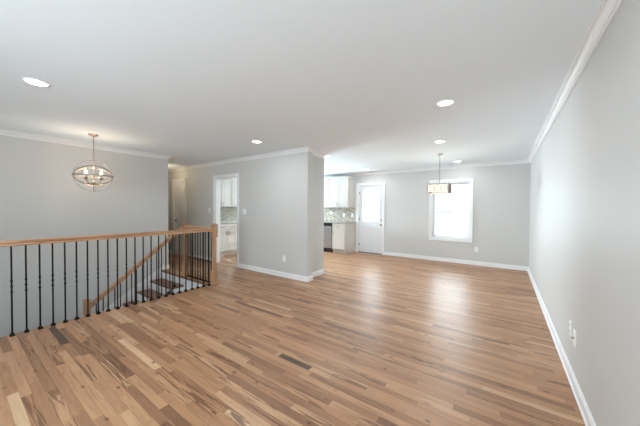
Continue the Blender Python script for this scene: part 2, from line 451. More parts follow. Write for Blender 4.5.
# kitchen doorway: cased opening
b = casing_y('x', KX0, KX1, 0, KZ1, YM, -1); b2 = b
box(b, KX0, KX0 + 0.018, YM, YM + T, 0, KZ1); box(b, KX1 - 0.018, KX1, YM, YM + T, 0, KZ1); box(b, KX0, KX1, YM, YM + T, KZ1 - 0.018, KZ1)
struct(obj('trim_4', b, 'trim'))

# back door
d1 = struct(empty('door_1', (0, 0, 0)))
b = casing_y('x', DX0, DX1, 0, DZ1, YF, -1)
box(b, DX0, DX0 + 0.018, YF, YF + T, 0, DZ1); box(b, DX1 - 0.018, DX1, YF, YF + T, 0, DZ1); box(b, DX0, DX1, YF, YF + T, DZ1 - 0.018, DZ1)
obj('door_casing', b, 'trim', d1)
gx0, gx1, gz0, gz1 = -3.55, -3.01, 0.965, 1.90
LX0, LX1, LY = DX0 + 0.02, DX1 - 0.02, YF + 0.02
b = NB()
box(b, LX0, gx0, LY, LY + 0.045, 0.02, DZ1 - 0.02); box(b, gx1, LX1, LY, LY + 0.045, 0.02, DZ1 - 0.02)
box(b, gx0, gx1, LY, LY + 0.045, 0.02, gz0); box(b, gx0, gx1, LY, LY + 0.045, gz1, DZ1 - 0.02)
for px0, px1 in ((-3.56, -3.32), (-3.24, -3.00)):          # two embossed lower panels
    for (a0, a1, c0, c1) in ((px0, px1, 0.20, 0.212), (px0, px1, 0.808, 0.82), (px0, px0 + 0.012, 0.20, 0.82), (px1 - 0.012, px1, 0.20, 0.82)):
        rbox(b, a0, a1, LY - 0.004, LY + 0.002, c0, c1, r=0.002)
obj('door_leaf', b, 'door', d1)
b = NB()
fw = 0.03
for (a0, a1, c0, c1) in ((gx0 - fw, gx1 + fw, gz0 - fw, gz0), (gx0 - fw, gx1 + fw, gz1, gz1 + fw), (gx0 - fw, gx0, gz0, gz1), (gx1, gx1 + fw, gz0, gz1)):
    rbox(b, a0, a1, LY - 0.014, LY + 0.002, c0, c1, r=0.005)
obj('glass_frame', b, 'door', d1)
boxobj('glass_pane', 'glass', d1, (gx0, gx1, LY + 0.018, LY + 0.024, gz0, gz1))
boxobj('threshold', 'dark', d1, (DX0, DX1, YF + 0.0, YF + T, -0.004, 0.014))
b = NB(); lathe(b, [(0.028, 0), (0.028, 0.008), (0.012, 0.012), (0.011, 0.035), (0.024, 0.042), (0.029, 0.055), (0.024, 0.068), (0.008, 0.072)], (-2.955, LY, 0.87), (0, -1, 0)); obj('door_knob', b, 'nickel', d1, True)
b = NB(); lathe(b, [(0.03, 0), (0.03, 0.012), (0.022, 0.018)], (-2.955, LY, 1.005), (0, -1, 0)); rbox(b, -2.959, -2.951, LY - 0.036, LY - 0.015, 0.985, 1.025, r=0.002); obj('deadbolt', b, 'nickel', d1, True)
for z in (0.25, 1.03, 1.82):
    b = NB(); lathe(b, [(0.007, 0), (0.007, 0.09)], (LX0 - 0.002, LY - 0.006, z - 0.045), n=10); box(b, LX0, LX0 + 0.02, LY - 0.002, LY + 0.001, z - 0.045, z + 0.045); obj('hinge', b, 'nickel', d1)

# hall door, arched two panel
d2 = struct(empty('door_2', (0, 0, 0)))
b = casing_y('x', HX0, HX1, 0, HZ1, YM, -1)
box(b, HX0, HX0 + 0.015, YM, YM + T, 0, HZ1); box(b, HX1 - 0.015, HX1, YM, YM + T, 0, HZ1); box(b, HX0, HX1, YM, YM + T, HZ1 - 0.015, HZ1)
obj('door_casing', b, 'trim', d2)
b = NB(); ly = YM + 0.012
box(b, HX0 + 0.017, HX1 - 0.017, ly, ly + 0.035, 0.012, HZ1 - 0.017)
pa0, pa1 = HX0 + 0.10, HX1 - 0.10; pc = (pa0 + pa1) / 2; pw = (pa1 - pa0) / 2
arch = [(pa0, 1.05), (pa1, 1.05), (pa1, 1.80)] + [(pc + pw * math.cos(t), 1.80 + 0.13 * math.sin(t)) for t in [math.pi * k / 10 for k in range(1, 10)]] + [(pa0, 1.80)]
tube(b, [(x, ly - 0.001, z) for x, z in arch], 0.012, 6, True)
tube(b, [(x, ly - 0.001, z) for x, z in ((pa0, 0.2), (pa1, 0.2), (pa1, 0.88), (pa0, 0.88))], 0.012, 6, True)
inner = [(pc + (x - pc) * 0.8, 1.45 + (z - 1.45) * 0.9) for x, z in arch]
tube(b, [(x, ly - 0.0005, z) for x, z in inner], 0.005, 6, True)
obj('door_leaf', b, 'door', d2)
b = NB(); lathe(b, [(0.026, 0), (0.026, 0.008), (0.01, 0.012), (0.01, 0.04)], (HX0 + 0.07, ly, 0.97), (0, -1, 0)); tube(b, [(HX0 + 0.07, ly - 0.04, 0.97), (HX0 + 0.11, ly - 0.042, 0.972), (HX0 + 0.17, ly - 0.04, 0.968)], 0.009, 8)
obj('door_handle', b, 'iron', d2, True)
for z in (0.25, 1.03, 1.85):
    b = NB(); lathe(b, [(0.008, 0), (0.008, 0.09)], (HX1 - 0.014, ly - 0.007, z - 0.045), n=10); box(b, HX1 - 0.04, HX1 - 0.015, ly - 0.003, ly + 0.001, z - 0.045, z + 0.045); obj('hinge', b, 'iron', d2)

# double hung windows
def sash_window(name, x0, x1, z0, z1, y, s, stool=True, casing=True, mull=None):
    """s=+1: glass lies at +y behind wall face y; s=-1 mirrored"""
    wn = struct(empty(name))
    if casing:
        b = NB(); cw = 0.07; yy = sorted((y, y - s * 0.016)); y2 = sorted((y - s * 0.012, y - s * 0.024))
        for (a0, a1, c0, c1) in ((x0 - cw, x0, z0 - cw, z1 + cw), (x1, x1 + cw, z0 - cw, z1 + cw), (x0, x1, z1, z1 + cw), (x0, x1, z0 - cw, z0)):
            rbox(b, a0, a1, yy[0], yy[1], c0, c1, r=0.004)
        for (a0, a1, c0, c1) in ((x0 - cw, x0 - cw + 0.016, z0 - cw, z1 + cw), (x1 + cw - 0.016, x1 + cw, z0 - cw, z1 + cw), (x0 - cw, x1 + cw, z1 + cw - 0.016, z1 + cw), (x0 - cw, x1 + cw, z0 - cw, z0 - cw + 0.016)):
            rbox(b, a0, a1, y2[0], y2[1], c0, c1, r=0.003)
        obj('window_casing', b, 'trim', wn)
    def Y(a, c): return sorted((y + s * a, y + s * c))
    b = NB(); j = 0.022
    a, c = Y(0.0, T)
    box(b, x0, x0 + j, a, c, z0, z1); box(b, x1 - j, x1, a, c, z0, z1); box(b, x0, x1, a, c, z1 - j, z1); box(b, x0, x1, a, c, z0, z0 + j)
    obj('window_frame', b, 'vinyl', wn)
    xs = [x0 + j, x1 - j] if mull is None else [x0 + j] + [m for m in mull] + [x1 - j]
    zm = (z0 + z1) / 2 - 0.05
    for k in range(len(xs) - 1):
        for (c0, c1, d0) in ((zm - 0.02, z1 - j, 0.085), (z0 + j, zm + 0.02, 0.05)):
            b = NB(); p, q = Y(d0, d0 + 0.03); a0, a1 = xs[k], xs[k + 1]; t = 0.045
            rbox(b, a0, a0 + t, p, q, c0, c1, r=0.004); rbox(b, a1 - t, a1, p, q, c0, c1, r=0.004)
            rbox(b, a0 + t, a1 - t, p, q, c1 - t, c1, r=0.004); rbox(b, a0 + t, a1 - t, p, q, c0, c0 + t, r=0.004)
            o = obj('sash', b, 'vinyl', wn)
            p, q = Y(d0 + 0.012, d0 + 0.017)
            boxobj('glass_pane', 'glass', o, (a0 + t, a1 - t, p, q, c0 + t, c1 - t))
        # sash lock
        p, q = Y(0.03, 0.05); xm_ = (xs[k] + xs[k + 1]) / 2
        boxobj('sash_lock', 'vinyl', wn, (xm_ - 0.03, xm_ + 0.03, p, q, zm + 0.008, zm + 0.022), r=0.003)
    return wn
w1 = sash_window('window_1', WX0, WX1, WZ0, WZ1, YF, 1)
sash_window('added_front_window', -2.45, -0.05, 0.65, 2.05, YB, -1, mull=[-1.25])  # unseen front window, added to carry the fill light
wk = sash_window('added_kitchen_side_window', 5.60, 6.90, 1.1, 2.1, 0, 1, mull=[6.25]); wk.rotation_euler = (0, 0, math.pi / 2); wk.location = (XK, 0, 0)  # unseen left kitchen window, added as an opening for the side light
sash_window('added_kitchen_window', -6.20, -5.30, 1.10, 2.00, YF, 1)  # unseen kitchen window, added to let more daylight in
sash_window('added_foyer_window', -5.75, -4.35, 0.55, 1.85, YB, -1, mull=[-5.05])  # unseen window over the stairwell, added for daylight on its wall

# ------------------------------------------------------------------ staircase
RUN, RISE = 0.235, 0.168
XN = -5.12
st = thing('staircase', (XN, YO, 0), 'dark wood treads with white risers going down beside the grey stairwell wall', 'staircase')
st.location = (0, 0, 0)
y = YO + 0.02
NST = 7
for k in range(NST):
    zt = -RISE * (k + 1); y1 = y - RUN * k; y0 = y1 - RUN
    boxobj('riser', 'trim', st, (XL + 0.02, XN + 0.03, y1 - 0.012, y1 + 0.006, zt, zt + RISE - 0.035))
    if k < NST - 1:
        boxobj('tread', 'tread', st, (XL + 0.02, XN + 0.055, y0 - 0.03, y1 - 0.012, zt - 0.032, zt), r=0.008)
yl = y - RUN * (NST - 1)                                     # landing edge
zl = -RISE * NST
boxobj('nosing', 'tread', st, (XL + 0.02, XO - 0.0, YO - 0.02, YO + 0.03, -0.034, -0.002), r=0.008)
boxobj('landing', 'tread', st, (XL + 0.002, XO + 0.045, YB + 0.01, yl, zl - 0.05, zl))
# stringers: white boards under the treads
def stringer(x0, x1, up):
    b = NB(); prof = []
    pts = [(y, -0.035 + up)]
    for k in range(NST - 1):
        zt = -RISE * (k + 1) - 0.033
        if up == 0:
            pts += [(y - RUN * k, zt), (y - RUN * (k + 1), zt)]
    if up: pts = [(y + 0.02, 0.10), (y - RUN * NST + 0.1, zl + 0.30), (y - RUN * NST + 0.1, zl), (y - RUN * (NST - 1), zl - 0.04), (y + 0.02, -0.26)]
    else: pts += [(y - RUN * (NST - 1), zl), (y - RUN * (NST - 1) + 0.2, zl), (y, -0.32)]
    va = [b.verts.new((x0, p, q)) for p, q in pts]; vb = [b.verts.new((x1, p, q)) for p, q in pts]
    n = len(pts)
    for i in range(n): b.faces.new((va[i], va[(i + 1) % n], vb[(i + 1) % n], vb[i]))
    b.faces.new(va[::-1]); b.faces.new(vb)
    bmesh.ops.triangulate(b, faces=[f for f in b.faces if len(f.verts) > 4])
    return b
obj('stringer', stringer(XN - 0.005, XN + 0.035, 0), 'trim', st)
obj('skirt_board', stringer(XL + 0.002, XL + 0.02, 1), 'trim', st)
# lower flight going down under the hall, beside the upper one
ls = thing('lower_staircase', (0, 0, 0), 'lower flight of dark treads dropping below the hall floor edge', 'staircase')
for k in range(5):
    zt = zl - RISE * (k + 1); ya = yl + 0.002 + RUN * k
    boxobj('tread', 'tread', ls, (XN + 0.06, XO + 0.04, ya, ya + RUN + 0.02, zt - 0.032, zt), r=0.008)
    boxobj('riser', 'trim', ls, (XN + 0.06, XO + 0.04, ya, ya + 0.015, zt - RISE, zt - 0.032))

# ------------------------------------------------------------------ railings
RP = [(-0.030, 0), (-0.030, 0.012), (-0.024, 0.020), (-0.024, 0.028), (-0.033, 0.036), (-0.030, 0.050), (-0.016, 0.058), (0.016, 0.058), (0.030, 0.050), (0.033, 0.036), (0.024, 0.028), (0.024, 0.020), (0.030, 0.012), (0.030, 0)]
ZR = 0.932
def baluster_mesh(h, knots):
    b = NB(); r = 0.0068
    rbox(b, -r, r, -r, r, 0, h, r=0.0015)
    for kz in knots:
        lathe(b, [(0.008, kz - 0.010), (0.0108, kz - 0.004), (0.0115, kz), (0.0108, kz + 0.004), (0.008, kz + 0.010)], n=8)
    # shoe
    prof = [(0.019, 0), (0.019, 0.012), (0.0145, 0.024), (0.010, 0.032)]
    rings = [[b.verts.new((sx * a, sy * a, z)) for sx, sy in ((-1, -1), (1, -1), (1, 1), (-1, 1))] for a, z in prof]
    for A, B in zip(rings, rings[1:]):
        for k in range(4): b.faces.new((A[k], A[(k + 1) % 4], B[(k + 1) % 4], B[k]))
    b.faces.new(rings[0][::-1]); b.faces.new(rings[-1])
    bmesh.ops.recalc_face_normals(b, faces=b.faces)
    me = bpy.data.meshes.new('baluster'); b.to_mesh(me); b.free(); me.materials.append(M['iron']); return me
def put(me, name, loc, parent):
    o = bpy.data.objects.new(name, me); COL.objects.link(o); o.location = loc; o.parent = parent; return o
def newel(name, x, y, z0, top, parent, w=0.043):
    b = NB(); h = top - z0
    rbox(b, x - w - 0.016, x + w + 0.016, y - w - 0.016, y + w + 0.016, z0, z0 + 0.035, r=0.012)      # plinth
    rbox(b, x - w, x + w, y - w, y + w, z0 + 0.03, z0 + 0.24, r=0.004)
    s = w * 0.70
    rbox(b, x - s, x + s, y - s, y + s, z0 + 0.24, top - 0.24, r=0.009, seg=2)                      # chamfered shaft
    rbox(b, x - w, x + w, y - w, y + w, top - 0.24, top - 0.045, r=0.004)
    rbox(b, x - w * .78, x + w * .78, y - w * .78, y + w * .78, top - 0.045, top - 0.03, r=0.003)
    rbox(b, x - w - .008, x + w + .008, y - w - .008, y + w + .008, top - 0.03, top - 0.014, r=0.005)
    rbox(b, x - w * .7, x + w * .7, y - w * .7, y + w * .7, top - 0.014, top, r=0.01)
    return obj(name, b, 'post', parent)

r1 = thing('landing_railing', (0, 0, 0), 'long level railing of black iron balusters under an oak handrail along the floor edge', 'railing')
b = NB(); extrude_profile(b, RP, (XS, YB + 0.0, ZR), (XS, YN - 0.04, ZR)); obj('handrail', b, 'rail', r1)
newel('newel_post', XS, YN, 0, 1.065, r1)
bal = baluster_mesh(ZR + 0.004, (0.455, 0.513, 0.571))
yy = 2.586
while yy > YB + 0.06:
    put(bal, 'baluster', (XS, yy, 0), r1); yy -= 0.1005
r2 = thing('end_railing', (0, 0, 0), 'short oak and iron railing across the head of the stairwell, joining two oak posts', 'railing')
b = NB(); extrude_profile(b, RP, (XN + 0.035, YN, ZR), (XS - 0.04, YN, ZR)); obj('handrail', b, 'rail_x', r2)
for k in range(10): put(bal, 'baluster', (XN + 0.10 + 0.0865 * k, YN, 0), r2)
r3 = thing('stair_railing', (0, 0, 0), 'sloping oak handrail with black balusters descending beside the dark treads', 'railing')
newel('newel_post', XN, YN, 0, 1.04, r3, w=0.04)
slope = 0.80
ys, ye = YN - 0.04, 1.235
zs = 0.93
b = NB(); extrude_profile(b, RP, (XN, ys, zs), (XN, ye, zs - slope * (ys - ye)), side=(1, 0, 0)); obj('handrail', b, 'rail', r3)
newel('newel_post', XN, 1.197, zl, -0.045, r3, w=0.038)
for by in (2.48, 2.39, 2.245, 2.163, 2.01, 1.935, 1.845, 1.775, 1.615, 1.54, 1.39, 1.305):
    k = int((y - by) / RUN); zt = -RISE * (k + 1); h = zs - slope * (ys - by) + 0.01 - zt
    put(baluster_mesh(h, (h * 0.49, h * 0.49 + 0.058, h * 0.49 - 0.058)), 'baluster', (XN + 0.01, by, zt), r3)

# ------------------------------------------------------------------ kitchen
def panel_door(parent, name, face, a0, a1, z0, z1, pos, hz=None, ha=None, drawer=False):
    """face '-y' (front at y=pos) or '+x' (front at x=pos). Raised-panel door with a handle."""
    b = NB(); t = 0.018; fr = 0.055 if not drawer else 0.028
    def bb(p, q, r_, s_, d0, d1, r=0.003):
        if face == '-y': rbox(b, p, q, pos - d1, pos - d0, r_, s_, r=r)
        else: rbox(b, pos + d0, pos + d1, p, q, r_, s_, r=r)
    bb(a0, a1, z0, z1, 0, t - 0.007)
    bb(a0, a0 + fr, z0, z1, t - 0.008, t); bb(a1 - fr, a1, z0, z1, t - 0.008, t)
    bb(a0 + fr, a1 - fr, z1 - fr, z1, t - 0.008, t); bb(a0 + fr, a1 - fr, z0, z0 + fr, t - 0.008, t)
    if not drawer: bb(a0 + fr + 0.02, a1 - fr - 0.02, z0 + fr + 0.02, z1 - fr - 0.02, t - 0.009, t - 0.002, r=0.004)
    o = obj(name, b, 'cabinet', parent)
    if hz is not None:
        h = NB()
        if drawer:
            c = (a0 + a1) / 2; P = [(c - 0.05, 0.0), (c - 0.05, 0.028), (c + 0.05, 0.028), (c + 0.05, 0.0)]
            pts = [((p, pos - t - d, hz) if face == '-y' else (pos + t + d, p, hz)) for p, d in P]
        else:
            P = [(hz, 0.0), (hz, 0.028), (hz + 0.09, 0.028), (hz + 0.09, 0.0)]
            pts = [((ha, pos - t - d, q) if face == '-y' else (pos + t + d, ha, q)) for q, d in P]
        tube(h, pts, 0.006, 6); obj('handle', h, 'nickel', o)
    return o
ZC = 0.90
def base_unit(face, a0, a1, back, pos, doors, label, group=None, name='base_cabinet'):
    t = thing(name, (0, 0, 0), label, 'cabinet', group)
    if face == '-y': boxobj('body', 'cabinet', t, (a0, a1, pos, back, 0.10, ZC)); boxobj('toe_kick', 'cabinet', t, (a0, a1 - 0.0, pos + 0.06, back, 0, 0.10))
    else: boxobj('body', 'cabinet', t, (back, pos, a0, a1, 0.10, ZC)); boxobj('toe_kick', 'cabinet', t, (back, pos - 0.06, a0, a1, 0, 0.10))
    w = (a1 - a0) / doors
    for k in range(doors):
        p, q = a0 + w * k + 0.012, a0 + w * (k + 1) - 0.012
        panel_door(t, 'drawer', face, p, q, 0.725, 0.875, pos, hz=0.80, drawer=True)
        ha = (q - 0.03) if (doors == 2 and k == 0) or doors == 1 and face == '+x' else p + 0.03
        panel_door(t, 'door', face, p, q, 0.12, 0.70, pos, hz=0.58, ha=ha)
    return t
def upper_unit(face, a0, a1, back, pos, doors, label, z0=1.375, z1=2.27):
    t = thing('wall_cabinet', (0, 0, 0), label, 'cabinet')
    if face == '-y':
        boxobj('body', 'cabinet', t, (a0, a1, pos, back, z0, z1)); boxobj('cornice', 'cabinet', t, (a0, a1 + 0.02, pos - 0.035, back, z1, z1 + 0.05), r=0.01)
    else:
        boxobj('body', 'cabinet', t, (back, pos, a0, a1, z0, z1)); boxobj('cornice', 'cabinet', t, (back, pos + 0.035, a0, a1, z1, z1 + 0.05), r=0.01)
    w = (a1 - a0) / doors
    for k in range(doors):
        p, q = a0 + w * k + 0.008, a0 + w * (k + 1) - 0.008
        ha = (q - 0.03) if k == 0 and doors == 2 else p + 0.03
        panel_door(t, 'door', face, p, q, z0 + 0.015, z1 - 0.015, pos, hz=z0 + 0.05, ha=ha)
    return t
YBk, YUp = YF - 0.60, YF - 0.33
base_unit('-y', -4.268, -3.815, YF - 0.001, YBk, 1, 'white base cabinet with one drawer at the end of the run beside the back door')
base_unit('-y', -5.75, -4.885, YF - 0.001, YBk, 2, 'white two door base cabinet immediately left of the dishwasher')
dw = thing('dishwasher', (0, 0, 0), 'stainless dishwasher with black kick space left of the end base cabinet', 'dishwasher')
boxobj('tub', 'dark', dw, (-4.875, -4.275, YBk + 0.02, YF - 0.02, 0.0, ZC - 0.005))
boxobj('door', 'steel', dw, (-4.870, -4.280, YBk - 0.02, YBk + 0.02, 0.13, 0.80), r=0.004)
boxobj('control_panel', 'dark', dw, (-4.870, -4.280, YBk - 0.02, YBk + 0.02, 0.805, 0.885), r=0.004)
hb = NB(); tube(hb, [(-4.80, YBk - 0.02, 0.75), (-4.80, YBk - 0.055, 0.75), (-4.35, YBk - 0.055, 0.75), (-4.35, YBk - 0.02, 0.75)], 0.009, 8); obj('handle', hb, 'steel', dw)
upper_unit('-y', -4.555, -3.875, YF - 0.001, YUp, 2, 'white double wall cabinet nearest the back door')
upper_unit('-y', -5.24, -4.565, YF - 0.001, YUp, 2, 'white double wall cabinet partly hidden by the wall end')
upper_unit('+x', 4.91, 5.45, XK + 0.001, XK + 0.34, 2, 'white wall cabinet just beyond the right jamb of the kitchen doorway', z0=1.37)
tag(boxobj('countertop', 'granite', None, (-5.78, -3.785, YBk - 0.03, YF - 0.001, ZC, ZC + 0.035), r=0.006), 'speckled grey stone worktop over the dishwasher', 'countertop')
tag(boxobj('backsplash', 'mosaic', None, (-5.24, -3.80, YF - 0.010, YF - 0.0005, ZC + 0.036, 1.374)), 'grey mosaic tile backsplash between worktop and wall cabinets near the back door', 'backsplash')
XKf = -6.40
base_unit('+x', 4.235, 4.875, XK + 0.001, XKf, 2, 'white base cabinet with drawers seen through the kitchen doorway')
base_unit('+x', 4.885, 5.525, XK + 0.001, XKf, 2, 'white base cabinet just beyond the right jamb of the kitchen doorway')
upper_unit('+x', 4.22, 4.90, XK + 0.001, XK + 0.34, 2, 'white wall cabinet seen through the kitchen doorway', z0=1.37)
tag(boxobj('countertop', 'granite', None, (XK + 0.001, XKf + 0.03, 4.225, 5.53, ZC, ZC + 0.035), r=0.006), 'pale stone worktop seen through the kitchen doorway', 'countertop')
tag(boxobj('backsplash', 'mosaic', None, (XK + 0.0005, XK + 0.010, 4.225, 5.45, ZC + 0.036, 1.369)), 'grey mosaic tile backsplash seen through the kitchen doorway', 'backsplash')

# ------------------------------------------------------------------ wall plates
def plate(name, label, cat, loc, normal, kind='outlet', w=0.072, h=0.116, group=None):
    """built facing -y at origin, then rotated"""
    t = thing(name, loc, label, cat, group)
    ang = {'-y': 0, '-x': -math.pi / 2, '+x': math.pi / 2}[normal]
    t.rotation_euler = (0, 0, ang)
    b = NB(); rbox(b, -w / 2, w / 2, -0.006, 0, -h / 2, h / 2, r=0.0025); obj('cover_plate', b, 'plastic', t)
    if kind == 'outlet':
        for dz in (-0.027, 0.027):
            b = NB(); rbox(b, -0.017, 0.017, -0.009, -0.005, dz - 0.015, dz + 0.015, r=0.003); o = obj('receptacle', b, 'plastic', t)
            b = NB(); box(b, -0.008, -0.005, -0.0095, -0.006, dz - 0.004, dz + 0.008); box(b, 0.005, 0.008, -0.0095, -0.006, dz - 0.004, dz + 0.008); obj('slots', b, 'dark', o)
    elif kind == 'switch':
        n = 1 if w < 0.09 else 2
        for k in range(n):
            c = (k - (n - 1) / 2) * 0.046
            b = NB(); rbox(b, c - 0.016, c + 0.016, -0.011, -0.005, -0.032, 0.032, r=0.003); obj('rocker', b, 'plastic', t)
    elif kind == 'jack':
        b = NB(); lathe(b, [(0.008, 0), (0.008, 0.004), (0.005, 0.004), (0.005, 0.014)], (0, -0.006, 0), (0, -1, 0), 10); obj('connector', b, 'nickel', t)
    return t
plate('light_switch', 'white rocker switch plate left of the kitchen doorway', 'light switch', (-5.985, YM, 1.27), '-y', 'switch')
plate('light_switch', 'double white rocker switch plate right of the kitchen doorway', 'light switch', (-4.655, YM, 1.262), '-y', 'switch', w=0.116)
plate('wall_outlet', 'white outlet low on the grey wall between the kitchen doorway and the wall end', 'outlet', (-3.475, YM, 0.365), '-y')
plate('wall_outlet', 'white outlet low on the far wall under the window', 'outlet', (-0.535, YF, 0.383), '-y')
plate('wall_outlet', 'white outlet low on the right wall, the farther of two plates', 'outlet', (XR, 2.888, 0.395), '-x')
plate('cable_plate', 'white cable jack plate low on the right wall, nearer than the outlet', 'outlet', (XR, 2.735, 0.375), '-x', 'jack')
plate('wall_outlet', 'white outlet on the mosaic backsplash under the wall cabinet end', 'outlet', (-3.90, YF - 0.010, 1.14), '-y')
plate('wall_outlet', 'white outlet on the mosaic backsplash above the end base cabinet drawer', 'outlet', (-4.20, YF - 0.010, 1.14), '-y')
plate('wall_outlet', 'white plate standing in for a bright glow on the mosaic backsplash next to the wall end edge', 'outlet', (-4.68, YF - 0.010, 1.20), '-y')  # plate put in place of a bright glow on the tiles

# ------------------------------------------------------------------ ceiling lights
def can(x, y, label, watts=CAN_W, color=(0.94, 0.97, 1.0)):
    t = thing('recessed_light', (x, y, H), label, 'ceiling light', 'recessed ceiling lights')
    b = NB(); n = 32
    rr = [(0.088, 0.0), (0.088, -0.003), (0.082, -0.005), (0.072, -0.005), (0.070, -0.001)]
    rings = [[b.verts.new((r * math.cos(2 * math.pi * k / n), r * math.sin(2 * math.pi * k / n), z)) for k in range(n)] for r, z in rr]
    for A, B in zip(rings, rings[1:]):
        for k in range(n): b.faces.new((A[k], A[(k + 1) % n], B[(k + 1) % n], B[k]))
    obj('trim_ring', b, 'ceiling', t, True)
    b = NB(); lathe(b, [(0.070, -0.003), (0.070, -0.0005)], n=32); obj('diffuser', b, 'diffuser', t)
    l = bpy.data.lights.new('recessed_lamp', 'AREA'); l.shape = 'DISK'; l.size = 0.13; l.energy = watts; l.color = color
    o = bpy.data.objects.new('recessed_lamp', l); COL.objects.link(o); o.parent = t; o.location = (0, 0, -0.012)
    return t
can(-3.40, 0.465, 'bright round recessed light over the near floor, closest to the railing')
can(-3.37, 2.957, 'bright round recessed light in front of the kitchen wall, between doorway and wall end')
can(-0.515, 2.957, 'largest bright round recessed light right of centre, nearest the right wall')
can(-0.868, 4.593, 'round recessed light above the square pendant, second out from the largest one')
can(-3.093, 4.643, 'round recessed light just past the end of the kitchen wall')
can(-3.159, 6.764, 'small round recessed light near the crown moulding over the back door')
can(-0.894, 6.725, 'small round recessed light near the crown moulding over the far window')
can(-5.20, 5.20, 'added unseen round recessed light brightening the kitchen beyond the doorway', watts=2.0)  # unseen can, added to brighten the kitchen
can(-0.515, 0.465, 'round recessed light over the near floor by the right wall')

# hall flush light
t = thing('hall_ceiling_light', (-7.35, 3.22, H), 'round flush light glowing warm on the hall ceiling round the corner', 'ceiling light')
b = NB(); lathe(b, [(0.15, -0.02), (0.15, 0.0)], n=24); obj('base_plate', b, 'champagne', t, True)
b = NB(); lathe(b, [(0.02, -0.085), (0.09, -0.07), (0.135, -0.04), (0.14, -0.02)], n=24); obj('lamp_shade', b, mat('warm_glass_shade', srgb(255, 236, 200), 0.4, emit=(1, 0.78, 0.5, 1), emit_s=3, noise=0.002), t, True)
l = bpy.data.lights.new('hall_lamp', 'POINT'); l.energy = 4.5; l.color = (1, 0.80, 0.55); l.shadow_soft_size = 0.12
o = bpy.data.objects.new('hall_lamp', l); COL.objects.link(o); o.parent = t; o.location = (0, 0, -0.2)

# ------------------------------------------------------------------ orb chandelier
CX, CY, CZ, CR = -5.113, 1.287, 1.81, 0.235
ch = thing('orb_chandelier', (CX, CY, CZ), 'champagne metal orb chandelier with candle bulbs hanging over the stairwell', 'chandelier')
b = NB(); lathe(b, [(0.012, H - CZ - 0.035), (0.05, H - CZ - 0.022), (0.062, H - CZ - 0.012), (0.062, H - CZ)], n=24); obj('canopy', b, 'champagne', ch, True)
b = NB(); lathe(b, [(0.006, 0.34), (0.006, H - CZ - 0.03)], n=8); obj('rod', b, 'champagne', ch, True)
lk = NB()
for k, z in enumerate((0.325, 0.285, 0.255)):
    tube(lk, [((0.013 * math.cos(a) if k % 2 else 0), (0 if k % 2 else 0.013 * math.cos(a)), z + 0.024 * math.sin(a)) for a in [2 * math.pi * i / 14 for i in range(14)]], 0.003, 6, True)
obj('chain', lk, 'champagne', ch, True)
view = Vector((-CX, -CY, 0)).normalized(); perp = Vector((-view.y, view.x, 0))
def ring(nrm, r=CR, hw=0.008, th=0.0025):
    """flat band ring: hw half width along the ring axis"""
    b = NB(); nrm = Vector(nrm).normalized(); a = nrm.orthogonal().normalized(); c = nrm.cross(a); n = 56; rs = []
    for k in range(n):
        d = a * math.cos(2 * math.pi * k / n) + c * math.sin(2 * math.pi * k / n)
        rs.append([b.verts.new(d * (r + e) + nrm * f) for e, f in ((-th, -hw), (th, -hw), (th, hw), (-th, hw))])
    for k in range(n):
        A, B = rs[k], rs[(k + 1) % n]
        for j in range(4): b.faces.new((A[j], A[(j + 1) % 4], B[(j + 1) % 4], B[j]))
    return obj('ring', b, 'champagne', ch, True)
ring(view + perp * 0.25, CR, 0.006)
ring((0, 0, 1), CR + 0.007)
q1 = Vector((0, 0, 1)) * math.cos(math.radians(38)) + view * math.sin(math.radians(38))
q2 = Vector((0, 0, 1)) * math.cos(math.radians(38)) - view * math.sin(math.radians(38))
ring(q1, CR - 0.012); ring(q2, CR - 0.018)
b = NB(); lathe(b, [(0.004, -CR), (0.010, -CR + 0.005), (0.007, -CR + 0.02), (0.007, -0.13), (0.022, -0.115), (0.024, -0.09), (0.008, -0.075), (0.007, 0.16), (0.012, 0.18), (0.007, 0.2), (0.007, CR), (0.003, CR + 0.01)], n=12); obj('stem', b, 'champagne', ch, True)
for k in range(4):
    a = math.atan2(view.y, view.x) + math.pi / 4 + k * math.pi / 2 + 0.02; d = Vector((math.cos(a), math.sin(a), 0)); ra = 0.125
    b = NB(); tube(b, [d * (ra * s) + Vector((0, 0, z)) for s, z in ((0.1, -0.10), (0.35, -0.118), (0.65, -0.112), (0.9, -0.085), (1.0, -0.05))], 0.005, 8)
    arm = obj('arm', b, 'champagne', ch, True)
    b = NB(); lathe(b, [(0.006, -0.055), (0.024, -0.042), (0.026, -0.038), (0.011, -0.034), (0.011, 0.02)], d * ra, n=14); obj('candle_cup', b, 'champagne', arm, True)
    b = NB(); lathe(b, [(0.007, 0.02), (0.012, 0.034), (0.014, 0.046), (0.010, 0.064), (0.004, 0.082), (0.001, 0.088)], d * ra, n=14); obj('bulb', b, 'bulb', arm, True)
    l = bpy.data.lights.new('candle_lamp', 'POINT'); l.energy = 2.0; l.color = (1, 0.80, 0.60); l.shadow_soft_size = 0.02
    o = bpy.data.objects.new('candle_lamp', l); COL.objects.link(o); o.parent = ch; o.location = d * ra + Vector((0, 0, 0.12))

